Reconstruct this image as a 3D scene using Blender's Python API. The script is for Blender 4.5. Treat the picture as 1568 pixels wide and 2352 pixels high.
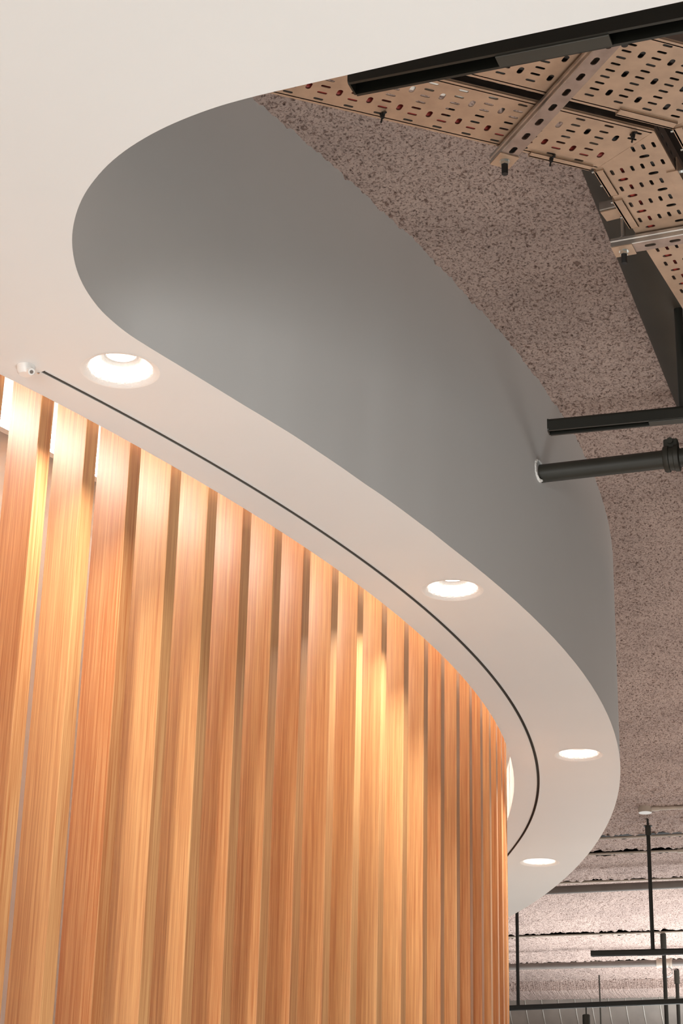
import bpy, bmesh, math, random
import numpy as np
from mathutils import Vector, Matrix
from mathutils.geometry import delaunay_2d_cdt

for o in list(bpy.data.objects):
    bpy.data.objects.remove(o, do_unlink=True)
S = bpy.context.scene
COL = S.collection
R = math.radians
EYE = 1.6
random.seed(7)
rng = np.random.default_rng(5)

# ------------------------------------------------------------------ camera
cd = bpy.data.cameras.new('camera')
cam = bpy.data.objects.new('camera', cd)
COL.objects.link(cam)
cd.sensor_fit = 'VERTICAL'
cd.sensor_height = 36.0
cd.sensor_width = 24.0
cd.lens = 4450.0 * 36.0 / 2352.0
cd.clip_start = 0.05
cd.clip_end = 200
cam.matrix_world = Matrix((
    (0.99972959, -0.02325392, 0.0, 0.0),
    (-0.00901652, -0.38763705, -0.92176798, 0.0),
    (0.02143472, 0.92151874, -0.38774190, EYE),
    (0, 0, 0, 1)))
S.camera = cam

# ------------------------------------------------------------------ world / light / exposure
wd = bpy.data.worlds.new('world')
S.world = wd
wd.use_nodes = True
wd.node_tree.nodes['Background'].inputs[0].default_value = (1.0, 0.95, 0.91, 1)
wd.node_tree.nodes['Background'].inputs[1].default_value = 0.05
S.view_settings.view_transform = 'Standard'
S.view_settings.look = 'None'
S.view_settings.exposure = 0.0
S.view_settings.gamma = 1.0
S.view_settings.use_curve_mapping = False


def area(name, loc, target, sx, sy, power, col, spread=180):
    l = bpy.data.lights.new(name, 'AREA')
    l.shape = 'RECTANGLE'
    l.size, l.size_y = sx, sy
    l.energy = power
    l.color = col
    l.spread = R(spread)
    o = bpy.data.objects.new(name, l)
    COL.objects.link(o)
    o.location = loc
    o.rotation_euler = (Vector(target) - Vector(loc)).to_track_quat('-Z', 'Y').to_euler()
    o['label'] = 'unseen fill light added to brighten the ceiling and fascia'
    o['category'] = 'light'
    return o


# added unseen fill lights for soffit, fascia and ceiling; no fixtures behind them
area('fill_near', (-1.4, 1.2, 0.15), (-1.4, 1.21, 3.4), 4.0, 4.0, 6, (0.78, 0.92, 1.0))
area('fill_behind', (-2.8, -5.2, 1.0), (-1.2, 3.0, 3.2), 4.0, 1.6, 360, (0.965, 0.96, 0.93))  # added fill from behind, leaves the top of the fascia darker
area('fill_fascia', (0.65, 2.6, 0.6), (0.60, 2.61, 3.4), 1.3, 1.3, 37, (0.95, 0.975, 0.96))  # added fill from below, lifts the left bend of the fascia
area('fill_mid', (3.6, 8.2, 1.2), (3.3, 8.1, 4.1), 2.5, 4.0, 80, (1.0, 0.95, 0.89))
area('fill_far', (3.6, 14.0, 2.3), (3.2, 13.7, 4.1), 3.0, 4.0, 185, (0.95, 0.99, 1.0), 130)  # added fill that brightens the far ceiling


# ------------------------------------------------------------------ materials


def new_mat(name):
    m = bpy.data.materials.new(name)
    m.use_nodes = True
    nt = m.node_tree
    return m, nt, nt.nodes['Principled BSDF']


def N(nt, typ, **kw):
    n = nt.nodes.new(typ)
    for k, v in kw.items():
        if k in n.inputs.keys():
            n.inputs[k].default_value = v
        else:
            setattr(n, k, v)
    return n


def flat(name, col, rough=0.5, metal=0.0, noise=0.0, nscale=30.0, bump=0.0, bscale=200.0, spec=0.5):
    m, nt, b = new_mat(name)
    b.inputs['Base Color'].default_value = (*col, 1)
    b.inputs['Roughness'].default_value = rough
    b.inputs['Metallic'].default_value = metal
    b.inputs['Specular IOR Level'].default_value = spec
    tc = N(nt, 'ShaderNodeTexCoord')
    if noise > 0:
        t = N(nt, 'ShaderNodeTexNoise', Scale=nscale, Detail=5.0)
        nt.links.new(tc.outputs['Object'], t.inputs['Vector'])
        r = N(nt, 'ShaderNodeValToRGB')
        r.color_ramp.elements[0].position = 0.3
        r.color_ramp.elements[1].position = 0.7
        r.color_ramp.elements[0].color = (*[c * (1 - noise) for c in col], 1)
        r.color_ramp.elements[1].color = (*[min(1, c * (1 + noise)) for c in col], 1)
        nt.links.new(t.outputs['Fac'], r.inputs['Fac'])
        nt.links.new(r.outputs['Color'], b.inputs['Base Color'])
    if bump > 0:
        t = N(nt, 'ShaderNodeTexNoise', Scale=bscale, Detail=3.0)
        nt.links.new(tc.outputs['Object'], t.inputs['Vector'])
        bp = N(nt, 'ShaderNodeBump', Strength=bump, Distance=0.002)
        nt.links.new(t.outputs['Fac'], bp.inputs['Height'])
        nt.links.new(bp.outputs['Normal'], b.inputs['Normal'])
    return m


def emit(name, col, s):
    m, nt, b = new_mat(name)
    b.inputs['Base Color'].default_value = (*col, 1)
    b.inputs['Emission Color'].default_value = (*col, 1)
    b.inputs['Emission Strength'].default_value = s
    return m


def wood_mat():
    m, nt, b = new_mat('oak_veneer')
    tc = N(nt, 'ShaderNodeTexCoord')
    oi = N(nt, 'ShaderNodeObjectInfo')
    off = N(nt, 'ShaderNodeVectorMath', operation='MULTIPLY_ADD')
    cx = N(nt, 'ShaderNodeCombineXYZ')
    mu = N(nt, 'ShaderNodeMath', operation='MULTIPLY')
    mu.inputs[1].default_value = 37.0
    nt.links.new(oi.outputs['Random'], mu.inputs[0])
    for i in range(3):
        nt.links.new(mu.outputs[0], cx.inputs[i])
    off.inputs[1].default_value = (1, 1, 0.012)
    nt.links.new(tc.outputs['Object'], off.inputs[0])
    nt.links.new(cx.outputs[0], off.inputs[2])
    fine = N(nt, 'ShaderNodeTexNoise', Scale=520.0, Detail=3.0, Roughness=0.6)
    mid = N(nt, 'ShaderNodeTexNoise', Scale=190.0, Detail=3.0, Roughness=0.55)
    nt.links.new(off.outputs[0], fine.inputs['Vector'])
    nt.links.new(off.outputs[0], mid.inputs['Vector'])
    # slow figure along the board
    off2 = N(nt, 'ShaderNodeVectorMath', operation='MULTIPLY_ADD')
    off2.inputs[1].default_value = (1, 1, 0.05)
    nt.links.new(tc.outputs['Object'], off2.inputs[0])
    nt.links.new(cx.outputs[0], off2.inputs[2])
    big = N(nt, 'ShaderNodeTexNoise', Scale=14.0, Detail=2.0)
    nt.links.new(off2.outputs[0], big.inputs['Vector'])
    r1 = N(nt, 'ShaderNodeValToRGB')
    r1.color_ramp.elements[0].position = 0.36
    r1.color_ramp.elements[1].position = 0.66
    r1.color_ramp.elements[0].color = (0.46, 0.165, 0.058, 1)
    r1.color_ramp.elements[1].color = (0.80, 0.455, 0.20, 1)
    a = N(nt, 'ShaderNodeMath', operation='MULTIPLY')
    a.inputs[1].default_value = 0.42
    bb = N(nt, 'ShaderNodeMath', operation='MULTIPLY_ADD')
    bb.inputs[1].default_value = 0.40
    c = N(nt, 'ShaderNodeMath', operation='MULTIPLY_ADD')
    c.inputs[1].default_value = 0.16
    nt.links.new(fine.outputs['Fac'], a.inputs[0])
    nt.links.new(mid.outputs['Fac'], bb.inputs[0])
    nt.links.new(a.outputs[0], bb.inputs[2])
    nt.links.new(big.outputs['Fac'], c.inputs[0])
    nt.links.new(bb.outputs[0], c.inputs[2])
    d = N(nt, 'ShaderNodeMath', operation='MULTIPLY_ADD')
    d.inputs[1].default_value = 0.13
    nt.links.new(oi.outputs['Random'], d.inputs[0])
    nt.links.new(c.outputs[0], d.inputs[2])
    e = N(nt, 'ShaderNodeMath', operation='SUBTRACT')
    e.inputs[1].default_value = 0.065
    nt.links.new(d.outputs[0], e.inputs[0])
    nt.links.new(e.outputs[0], r1.inputs['Fac'])
    nt.links.new(r1.outputs['Color'], b.inputs['Base Color'])
    b.inputs['Roughness'].default_value = 0.42
    b.inputs['Coat Weight'].default_value = 0.25
    b.inputs['Coat Roughness'].default_value = 0.28
    bp = N(nt, 'ShaderNodeBump', Strength=0.12, Distance=0.001)
    nt.links.new(fine.outputs['Fac'], bp.inputs['Height'])
    nt.links.new(bp.outputs['Normal'], b.inputs['Normal'])
    return m


def rough_mat():
    m, nt, b = new_mat('sprayed_acoustic_coating')
    tc = N(nt, 'ShaderNodeTexCoord')
    n1 = N(nt, 'ShaderNodeTexNoise', Scale=150.0, Detail=4.0, Roughness=0.65)
    n2 = N(nt, 'ShaderNodeTexVoronoi', Scale=110.0)
    n3 = N(nt, 'ShaderNodeTexNoise', Scale=3.0, Detail=3.0)
    for n in (n1, n2, n3):
        nt.links.new(tc.outputs['Object'], n.inputs['Vector'])
    r = N(nt, 'ShaderNodeValToRGB')
    r.color_ramp.elements[0].position = 0.34
    r.color_ramp.elements[1].position = 0.50
    r.color_ramp.elements[0].color = (0.18, 0.125, 0.108, 1)  # shade of the pits painted in, dark where the bump noise is low
    r.color_ramp.elements[1].color = (0.60, 0.46, 0.405, 1)
    nt.links.new(n1.outputs['Fac'], r.inputs['Fac'])
    mx = N(nt, 'ShaderNodeMix', data_type='RGBA', blend_type='MULTIPLY')
    mx.inputs['Factor'].default_value = 0.35
    nt.links.new(r.outputs['Color'], mx.inputs['A'])
    r3 = N(nt, 'ShaderNodeValToRGB')
    r3.color_ramp.elements[0].color = (0.6, 0.6, 0.62, 1)
    r3.color_ramp.elements[1].color = (1, 1, 1, 1)
    r3.color_ramp.elements[0].position = 0.35
    r3.color_ramp.elements[1].position = 0.6
    nt.links.new(n3.outputs['Fac'], r3.inputs['Fac'])
    nt.links.new(r3.outputs['Color'], mx.inputs['B'])
    n4 = N(nt, 'ShaderNodeTexNoise', Scale=88.0, Detail=2.0)
    nt.links.new(tc.outputs['Object'], n4.inputs['Vector'])
    r4 = N(nt, 'ShaderNodeValToRGB')
    r4.color_ramp.elements[0].position = 0.34
    r4.color_ramp.elements[1].position = 0.43
    r4.color_ramp.elements[0].color = (0.50, 0.45, 0.43, 1)  # larger pits, their shade put into the colour
    r4.color_ramp.elements[1].color = (1, 1, 1, 1)
    nt.links.new(n4.outputs['Fac'], r4.inputs['Fac'])
    mx2 = N(nt, 'ShaderNodeMix', data_type='RGBA', blend_type='MULTIPLY')
    mx2.inputs['Factor'].default_value = 1.0
    nt.links.new(mx.outputs['Result'], mx2.inputs['A'])
    nt.links.new(r4.outputs['Color'], mx2.inputs['B'])
    nt.links.new(mx2.outputs['Result'], b.inputs['Base Color'])
    b.inputs['Roughness'].default_value = 0.95
    b.inputs['Specular IOR Level'].default_value = 0.1
    b1 = N(nt, 'ShaderNodeBump', Strength=0.9, Distance=0.006)
    b2 = N(nt, 'ShaderNodeBump', Strength=0.6, Distance=0.006)
    nt.links.new(n1.outputs['Fac'], b1.inputs['Height'])
    nt.links.new(n2.outputs['Distance'], b2.inputs['Height'])
    nt.links.new(b1.outputs['Normal'], b2.inputs['Normal'])
    nt.links.new(b2.outputs['Normal'], b.inputs['Normal'])
    return m


M_PLASTER = flat('white_plaster', (0.80, 0.812, 0.812), 0.75, noise=0.012, nscale=2.5, bump=0.05, bscale=90, spec=0.25)
M_FLARE = flat('rough_white_plaster', (0.9, 0.89, 0.87), 0.8, bump=0.5, bscale=140, spec=0.2)
M_WOOD = wood_mat()
M_ROUGH = rough_mat()
M_BLACK = flat('black_powder_coat', (0.012, 0.013, 0.010), 0.42, bump=0.06, bscale=300)
M_BLACKM = flat('black_paint_satin', (0.030, 0.029, 0.022), 0.5, noise=0.1, nscale=8)
M_DUCT = flat('black_duct_paint', (0.035, 0.030, 0.022), 0.55, noise=0.15, nscale=5)
M_GALV = flat('galvanised_sheet', (0.50, 0.36, 0.26), 0.45, metal=0.4, noise=0.10, nscale=28, bump=0.1, bscale=60)
M_GALV_SHADE = flat('galvanised_shade_side', (0.24, 0.22, 0.20), 0.35, metal=0.95, noise=0.1, nscale=20)  # shaded copy of the galvanised sheet, darkness of the upright sides painted in
M_ZINC = flat('zinc_strut', (0.45, 0.42, 0.39), 0.45, metal=0.85, noise=0.22, nscale=22, bump=0.12, bscale=90)
M_WEB = flat('strut_web_zinc', (0.36, 0.275, 0.235), 0.45, metal=0.45, noise=0.2, nscale=25)
M_NUT = flat('bright_zinc', (0.62, 0.66, 0.66), 0.25, metal=0.9)
M_RED = flat('red_cable', (0.36, 0.045, 0.035), 0.5)
M_WHITE = flat('white_cable', (0.85, 0.83, 0.78), 0.5)
M_RUBBER = flat('black_rubber', (0.012, 0.012, 0.012), 0.6)
M_PIPE = flat('grey_painted_pipe', (0.17, 0.145, 0.13), 0.5, noise=0.12, nscale=12)
M_COND = flat('beige_steel_conduit', (0.50, 0.42, 0.35), 0.5, noise=0.12, nscale=20)
M_SPIRAL = flat('spiral_duct_steel', (0.60, 0.54, 0.49), 0.42, metal=0.25, noise=0.10, nscale=7)
M_SEAM = flat('spiral_seam_steel', (0.70, 0.66, 0.60), 0.4, metal=0.4)
M_WALL = flat('beige_plaster', (0.84, 0.79, 0.75), 0.8, noise=0.02, nscale=3)
M_FLOOR = flat('pale_floor', (0.62, 0.55, 0.48), 0.5, noise=0.06, nscale=4)
M_SLOT = flat('dark_channel', (0.055, 0.045, 0.038), 0.6)
M_GROOVE = flat('grey_channel', (0.20, 0.175, 0.15), 0.6)
M_PVC = flat('white_pvc', (0.86, 0.85, 0.83), 0.4)
M_LAMP = emit('lamp_glow', (1.0, 0.97, 0.92), 1.8)
M_STRIP = emit('strip_glow', (1.0, 0.94, 0.84), 41)

# ------------------------------------------------------------------ object helpers


def link(name, me, mat=None, parent=None):
    o = bpy.data.objects.new(name, me)
    COL.objects.link(o)
    if mat is not None and not me.materials:
        me.materials.append(mat)
    if parent is not None:
        o.parent = parent
    return o


def tag(o, label=None, cat=None, group=None, kind=None):
    if label: o['label'] = label
    if cat: o['category'] = cat
    if group: o['group'] = group
    if kind: o['kind'] = kind
    return o


def empty(name, loc=(0, 0, 0), label=None, cat=None, group=None, kind=None, rz=0.0):
    o = bpy.data.objects.new(name, None)
    COL.objects.link(o)
    o.location = loc
    o.rotation_euler = (0, 0, rz)
    o.empty_display_size = 0.1
    return tag(o, label, cat, group, kind)


def mesh(name, v, f, smooth=False):
    me = bpy.data.meshes.new(name)
    me.from_pydata([tuple(map(float, p)) for p in v], [], f)
    me.update()
    if smooth:
        me.polygons.foreach_set('use_smooth', [True] * len(me.polygons))
    return me


def bm_mesh(name, bm, smooth=False, auto=None):
    me = bpy.data.meshes.new(name)
    bmesh.ops.recalc_face_normals(bm, faces=bm.faces)
    bm.to_mesh(me)
    bm.free()
    if smooth:
        me.polygons.foreach_set('use_smooth', [True] * len(me.polygons))
        if auto:
            me.set_sharp_from_angle(angle=R(auto))
    return me


def box_bm(bm, lo, hi, bev=0.0, mat=None):
    c = [(lo[i] + hi[i]) / 2 for i in range(3)]
    s = [hi[i] - lo[i] for i in range(3)]
    r = bmesh.ops.create_cube(bm, size=1.0)
    vs = r['verts']
    for v in vs:
        v.co = Vector((v.co.x * s[0] + c[0], v.co.y * s[1] + c[1], v.co.z * s[2] + c[2]))
        if mat is not None:
            v.co = mat @ v.co
    if bev > 0:
        es = list({e for v in vs for e in v.link_edges})
        bmesh.ops.bevel(bm, geom=es, offset=bev, segments=2, profile=0.5, affect='EDGES')


def cyl_bm(bm, a, b, r, n=24, r2=None, cap=True):
    a, b = Vector(a), Vector(b)
    d = b - a
    q = d.to_track_quat('Z', 'Y').to_matrix().to_4x4()
    m = Matrix.Translation((a + b) / 2) @ q
    bmesh.ops.create_cone(bm, cap_ends=cap, cap_tris=False, segments=n, radius1=r,
                          radius2=r if r2 is None else r2, depth=d.length, matrix=m)


def lathe_mesh(name, prof, n=40, smooth=True, auto=35):
    """prof: list of (r, z) revolved about z"""
    v, f = [], []
    for r, z in prof:
        for i in range(n):
            a = 2 * math.pi * i / n
            v.append((r * math.cos(a), r * math.sin(a), z))
    for k in range(len(prof) - 1):
        for i in range(n):
            j = (i + 1) % n
            f.append((k * n + i, k * n + j, (k + 1) * n + j, (k + 1) * n + i))
    me = mesh(name, v, f, smooth)
    if auto: me.set_sharp_from_angle(angle=R(auto))
    return me


def aim(o, a, b):
    """local +X runs from a to b, local Z stays near world up"""
    d = (Vector(b) - Vector(a))
    x = d.normalized()
    y = Vector((0, 0, 1)).cross(x).normalized()
    z = x.cross(y)
    o.matrix_world = Matrix.Translation(Vector(a)) @ Matrix((x, y, z)).transposed().to_4x4()
    return d.length


def extrude_profile(name, prof, L, x0=0.0, smooth=False, auto=None, caps=True):
    """closed profile [(y,z)] extruded along x from x0 to x0+L"""
    n = len(prof)
    v = [(x0, y, z) for y, z in prof] + [(x0 + L, y, z) for y, z in prof]
    f = [(i, (i + 1) % n, n + (i + 1) % n, n + i) for i in range(n)]
    if caps:
        f += [tuple(range(n - 1, -1, -1)), tuple(range(n, 2 * n))]
    me = mesh(name, v, f, smooth)
    if auto: me.set_sharp_from_angle(angle=R(auto))
    return me


def rrect(w, h, r, n=5):
    p = []
    for cx, cy, a0 in ((w / 2 - r, h / 2 - r, 0), (-w / 2 + r, h / 2 - r, 90), (-w / 2 + r, -h / 2 + r, 180), (w / 2 - r, -h / 2 + r, 270)):
        for i in range(n + 1):
            a = R(a0 + 90 * i / n)
            p.append((cx + r * math.cos(a), cy + r * math.sin(a)))
    return p


# ------------------------------------------------------------------ plan curves of the round bulkhead
CX, CY = -5.19, 7.386
TI = [(-40, 5.8735), (-38, 5.8653), (-36, 5.8595), (-34, 5.8559), (-32, 5.854), (-30, 5.8535), (-28, 5.8542), (-26, 5.8558), (-24, 5.858), (-22, 5.8605), (-20, 5.863), (-18, 5.8654), (-16, 5.8673), (-14, 5.8686), (-12, 5.8691), (-10, 5.8685), (-8, 5.8666), (-6, 5.8634), (-4, 5.8586), (-2, 5.8521)]
TG = [(-42, 5.962), (-40, 5.953), (-38, 5.949), (-36, 5.9458), (-34, 5.944), (-32, 5.9434), (-30, 5.9438), (-28, 5.9448), (-26, 5.9463), (-24, 5.948), (-22, 5.9498), (-20, 5.9514), (-18, 5.9528), (-16, 5.9538), (-14, 5.9542), (-12, 5.954), (-10, 5.9531), (-8, 5.9514), (-6, 5.9488), (-4, 5.9454), (-2, 5.941), (0, 5.9357), (2, 5.9296), (4, 5.9225)]
TE = [(-34, 6.1884), (-32, 6.1813), (-30, 6.1804), (-28, 6.1837), (-26, 6.1897), (-24, 6.1972), (-22, 6.2051), (-20, 6.2127), (-18, 6.2195), (-16, 6.2253), (-14, 6.2297), (-12, 6.233), (-10, 6.2351), (-8, 6.2363), (-6, 6.2369), (-4, 6.2373), (-2, 6.2377), (0, 6.2385), (2, 6.24), (4, 6.2426), (6, 6.2463), (8, 6.2512), (10, 6.2573), (12, 6.2644), (14, 6.2719), (16, 6.2793)]
for t in (TI, TG, TE):
    t.append((t[-1][0] + 30, t[-1][1]))
TI.insert(0, (-70, 5.8735))


def rad(T, th):
    xs = [a for a, _ in T]; ys = [b for _, b in T]
    h = 1.5
    return float(np.mean(np.interp([th - h, th - h / 2, th, th + h / 2, th + h], xs, ys)))


def pt(T, th, off=0.0):
    r = (rad(T, th) if not isinstance(T, float) else T) + off
    return (CX + r * math.cos(R(th)), CY + r * math.sin(R(th)))


EDGE_NEAR = [(0.482, 2.321), (0.382, 2.361), (0.282, 2.401), (0.182, 2.441), (0.083, 2.483), (-0.016, 2.525), (-0.115, 2.567), (-0.164, 2.589), (-0.211, 2.613), (-0.257, 2.642), (-0.3, 2.674), (-0.34, 2.71), (-0.376, 2.749), (-0.408, 2.792), (-0.435, 2.838), (-0.458, 2.886), (-0.476, 2.937), (-0.489, 2.988), (-0.498, 3.041), (-0.502, 3.095), (-0.502, 3.148), (-0.497, 3.202), (-0.487, 3.254), (-0.472, 3.306), (-0.451, 3.355), (-0.426, 3.402), (-0.396, 3.447), (-0.365, 3.491), (-0.334, 3.534), (-0.303, 3.578), (-0.272, 3.622), (-0.241, 3.666), (-0.21, 3.71), (-0.178, 3.754), (-0.147, 3.798), (-0.116, 3.842), (-0.086, 3.887), (-0.057, 3.932), (-0.028, 3.977), (0.001, 4.023), (0.029, 4.069), (0.057, 4.115), (0.086, 4.16), (0.114, 4.206), (0.141, 4.252), (0.168, 4.299), (0.195, 4.346), (0.222, 4.392)]


def catmull(P, k=3):
    out = []
    n = len(P)
    for i in range(n - 1):
        p0 = np.array(P[max(i - 1, 0)]); p1 = np.array(P[i]); p2 = np.array(P[i + 1]); p3 = np.array(P[min(i + 2, n - 1)])
        for j in range(k):
            t = j / k
            out.append(tuple(0.5 * ((2 * p1) + (-p0 + p2) * t + (2 * p0 - 5 * p1 + 4 * p2 - p3) * t * t + (-p0 + 3 * p1 - 3 * p2 + p3) * t ** 3)))
    out.append(tuple(P[-1]))
    return out


EPTS = [(6.5, -0.145), (3.0, 1.288), (1.2, 2.027)] + catmull(EDGE_NEAR, 3)
th_last = math.degrees(math.atan2(EPTS[-1][1] - CY, EPTS[-1][0] - CX))
th = th_last + 1.0
arcE = []
while th < 178:
    arcE.append(pt(TE, th)); th += 1.0
# smooth the hand-over
EPTS = EPTS + arcE

ZS = 3.4       # soffit height
ZC = 4.165     # sprayed slab height

# downlight places
DL = []
for dth in (-54.5, -38.9, -24.98, -9.78, 5.72, 21.2):
    rr = {-38.9: None}.get(dth, 0)
    DL.append(dth)
DLP = [pt(6.09, DL[0]), (-0.461, 3.559), (0.298, 4.795), (0.821, 6.349), (0.858, 7.991), pt(6.08, 21.2)]
RIM = 0.076


def cdt_fill(outer, holes, z, name):
    """flat face set inside outer and outside holes"""
    vs, ed = [], []
    for lp in [outer] + holes:
        s = len(vs)
        vs += [Vector(p) for p in lp]
        ed += [(s + i, s + (i + 1) % len(lp)) for i in range(len(lp))]
    ov, oe, of, *_ = delaunay_2d_cdt(vs, ed, [], 0, 1e-7)
    C = np.array([[sum(ov[i][0] for i in f) / len(f), sum(ov[i][1] for i in f) / len(f)] for f in of])

    def inside(P, lp):
        a = np.array(lp); b = np.roll(a, -1, axis=0)
        c = np.zeros(len(P), bool)
        for (x1, y1), (x2, y2) in zip(a, b):
            if y1 == y2: continue
            k = ((y1 > P[:, 1]) != (y2 > P[:, 1])) & (P[:, 0] < (x2 - x1) * (P[:, 1] - y1) / (y2 - y1) + x1)
            c ^= k
        return c
    ok = inside(C, outer)
    for h in holes:
        if len(h) < 3: continue
        hx = np.array(h)
        lo, hi = hx.min(0), hx.max(0)
        cand = ok & (C[:, 0] > lo[0]) & (C[:, 0] < hi[0]) & (C[:, 1] > lo[1]) & (C[:, 1] < hi[1])
        idx = np.where(cand)[0]
        if len(idx):
            ok[idx[inside(C[idx], h)]] = False
    faces = [tuple(f) for f, k in zip(of, ok) if k]
    return [(p[0], p[1], z) for p in ov], faces


def circle(c, r, n=40):
    return [(c[0] + r * math.cos(2 * math.pi * i / n), c[1] + r * math.sin(2 * math.pi * i / n)) for i in range(n)]


# groove loop
G_TH = np.linspace(-39.87, 30, 190)
GW = 0.0048
groove = [pt(TG, t, GW) for t in G_TH] + [pt(TG, t, -GW) for t in G_TH[::-1]]
innerI = [pt(TI, t) for t in np.arange(-70, 181, 1.0)]
far_I = [(CX + 5.86 * math.cos(R(t)), CY + 5.86 * math.sin(R(t))) for t in np.arange(181, 290, 3.0)]
hole_ring = innerI + far_I
outer = EPTS + [(-16.0, 8.0), (-16.0, -6.0), (6.5, -6.0)]

soffit = None
v, f = cdt_fill(outer, [hole_ring, groove] + [circle(c, RIM) for c in DLP], ZS, 'soffit')
soffit = tag(link('soffit', mesh('soffit', v, f), M_PLASTER), 'smooth white plaster soffit sweeping round the wooden drum and overhead',
             'soffit', kind='structure')


def strip(name, pts, z0, z1, mat, parent, th=0.0, bev=None):
    n = len(pts)
    v = [(x, y, z0) for x, y in pts] + [(x, y, z1) for x, y in pts]
    f = [(i, i + 1, n + i + 1, n + i) for i in range(n - 1)]
    me = mesh(name, v, f, True)
    me.set_sharp_from_angle(angle=R(30))
    return link(name, me, mat, parent)


# fascia: vertical plaster band from the soffit edge up to the slab
fa = strip('fascia', EPTS, ZS, ZC + 0.05, M_PLASTER, soffit)
fa['label'] = 'shaded grey curved fascia above the soffit edge'
strip('inner_reveal', innerI, ZS, 3.62, M_PLASTER, soffit)
gl = groove + [groove[0]]
strip('slot_side', gl, ZS, ZS + 0.018, M_GROOVE, soffit)
n = len(G_TH)
v = [(x, y, ZS + 0.018) for x, y in groove]
f = [(i, i + 1, 2 * n - 2 - i, 2 * n - 1 - i) for i in range(n - 1)]
o = link('curtain_slot', mesh('curtain_slot', v, f), M_GROOVE, soffit)
o['label'] = 'thin dark recessed slot following the curve'
# pale lip beside the slot
for s in (-1, 1):
    a = [pt(TG, t, s * (GW + 0.0002)) for t in G_TH]
    b = [pt(TG, t, s * (GW + 0.0022)) for t in G_TH]
    vv = [(x, y, ZS - 0.0012) for x, y in a] + [(x, y, ZS - 0.0012) for x, y in b]
    ff = [(i, i + 1, n + i + 1, n + i) for i in range(n - 1)]
    vv += [(x, y, ZS + 0.003) for x, y in a] + [(x, y, ZS) for x, y in b]
    ff += [(2 * n + i, 2 * n + i + 1, i + 1, i) for i in range(n - 1)]
    ff += [(3 * n + i, 3 * n + i + 1, n + i + 1, n + i) for i in range(n - 1)]
    link('slot_lip', mesh('slot_lip', vv, ff), M_PLASTER, soffit)

# interior of the drum: ceiling, curved wall, light strip
ZI = 3.6
arc = np.arange(-72, 60, 1.5)
rw = 5.365


def annulus(name, r0, r1, z, arc, mat, parent=None, thick=0.0):
    n = len(arc)
    A = [(CX + r0 * math.cos(R(t)), CY + r0 * math.sin(R(t))) for t in arc]
    B = [(CX + r1 * math.cos(R(t)), CY + r1 * math.sin(R(t))) for t in arc]
    v = [(x, y, z) for x, y in A] + [(x, y, z) for x, y in B]
    f = [(i, i + 1, n + i + 1, n + i) for i in range(n - 1)]
    if thick:
        v += [(x, y, z + thick) for x, y in A] + [(x, y, z + thick) for x, y in B]
        f += [(2 * n + i, 2 * n + i + 1, 3 * n + i + 1, 3 * n + i) for i in range(n - 1)]
        f += [(i, i + 1, 2 * n + i + 1, 2 * n + i) for i in range(n - 1)]
        f += [(n + i, n + i + 1, 3 * n + i + 1, 3 * n + i) for i in range(n - 1)]
        f += [(0, n, 3 * n, 2 * n), (n - 1, 2 * n - 1, 4 * n - 1, 3 * n - 1)]
    return link(name, mesh(name, v, f), mat, parent)


o = annulus('ceiling_inner', rw - 0.02, 5.90, ZI, arc, M_PLASTER)
tag(o, 'white plaster ceiling strip behind the wooden slats', 'ceiling', kind='structure')
wi = strip('wall_inner', [(CX + rw * math.cos(R(t)), CY + rw * math.sin(R(t))) for t in arc], 0, ZI, M_WALL, None)
tag(wi, 'beige curved plaster wall glimpsed between the leftmost slats', 'wall', kind='structure')
ls = empty('light_strip', (CX, CY, ZI), 'bright white linear lamp behind the leftmost slats', 'lamp')
A_ = np.arange(-70, 40, 1.5); n = len(A_)
PR = [(5.405, ZI), (5.405, ZI - 0.042), (5.426, ZI - 0.042), (5.447, ZI - 0.001)]
vv = [(CX + r_ * math.cos(R(t)), CY + r_ * math.sin(R(t)), z_) for r_, z_ in PR for t in A_]
a = link('diffuser', mesh('diffuser', vv[2 * n:4 * n], [(i, i + 1, n + i + 1, n + i) for i in range(n - 1)]), M_STRIP)
b_ = link('lamp_back', mesh('lamp_back', vv[:3 * n], [(k * n + i, k * n + i + 1, k * n + n + i + 1, k * n + n + i) for k in range(2) for i in range(n - 1)]), M_PVC)
b_.parent = ls
b_.matrix_parent_inverse = Matrix.Translation((-CX, -CY, -ZI))
a.parent = ls
a.matrix_parent_inverse = Matrix.Translation((-CX, -CY, -ZI))

# ------------------------------------------------------------------ wooden slat screen
scr = empty('slat_screen', (CX, CY, 0), 'curved screen of upright oak slats hanging under the white soffit edge', 'screen')
bm = bmesh.new()
box_bm(bm, (-0.0975, 0, 0.02), (0, 0.0365, ZI - 0.002), 0.0012)
slat_me = bm_mesh('slat', bm)
slat_me.materials.append(M_WOOD)
TH = [-38.898, -37.509, -36.085, -34.636, -33.22, -31.793, -30.394, -28.992, -27.488, -26.004, -24.47, -22.885, -21.297, -19.763, -18.15, -16.58, -14.99]
TH = [TH[0] - 1.42 * k for k in range(12, 0, -1)] + TH + [TH[-1] + 1.56 * k for k in range(1, 14)]
for t in TH:
    o = link('slat', slat_me, None, scr)
    r = rad(TI, t) - 0.027
    o.location = (r * math.cos(R(t)), r * math.sin(R(t)), 0)
    o.rotation_euler = (0, 0, R(t))

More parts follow.
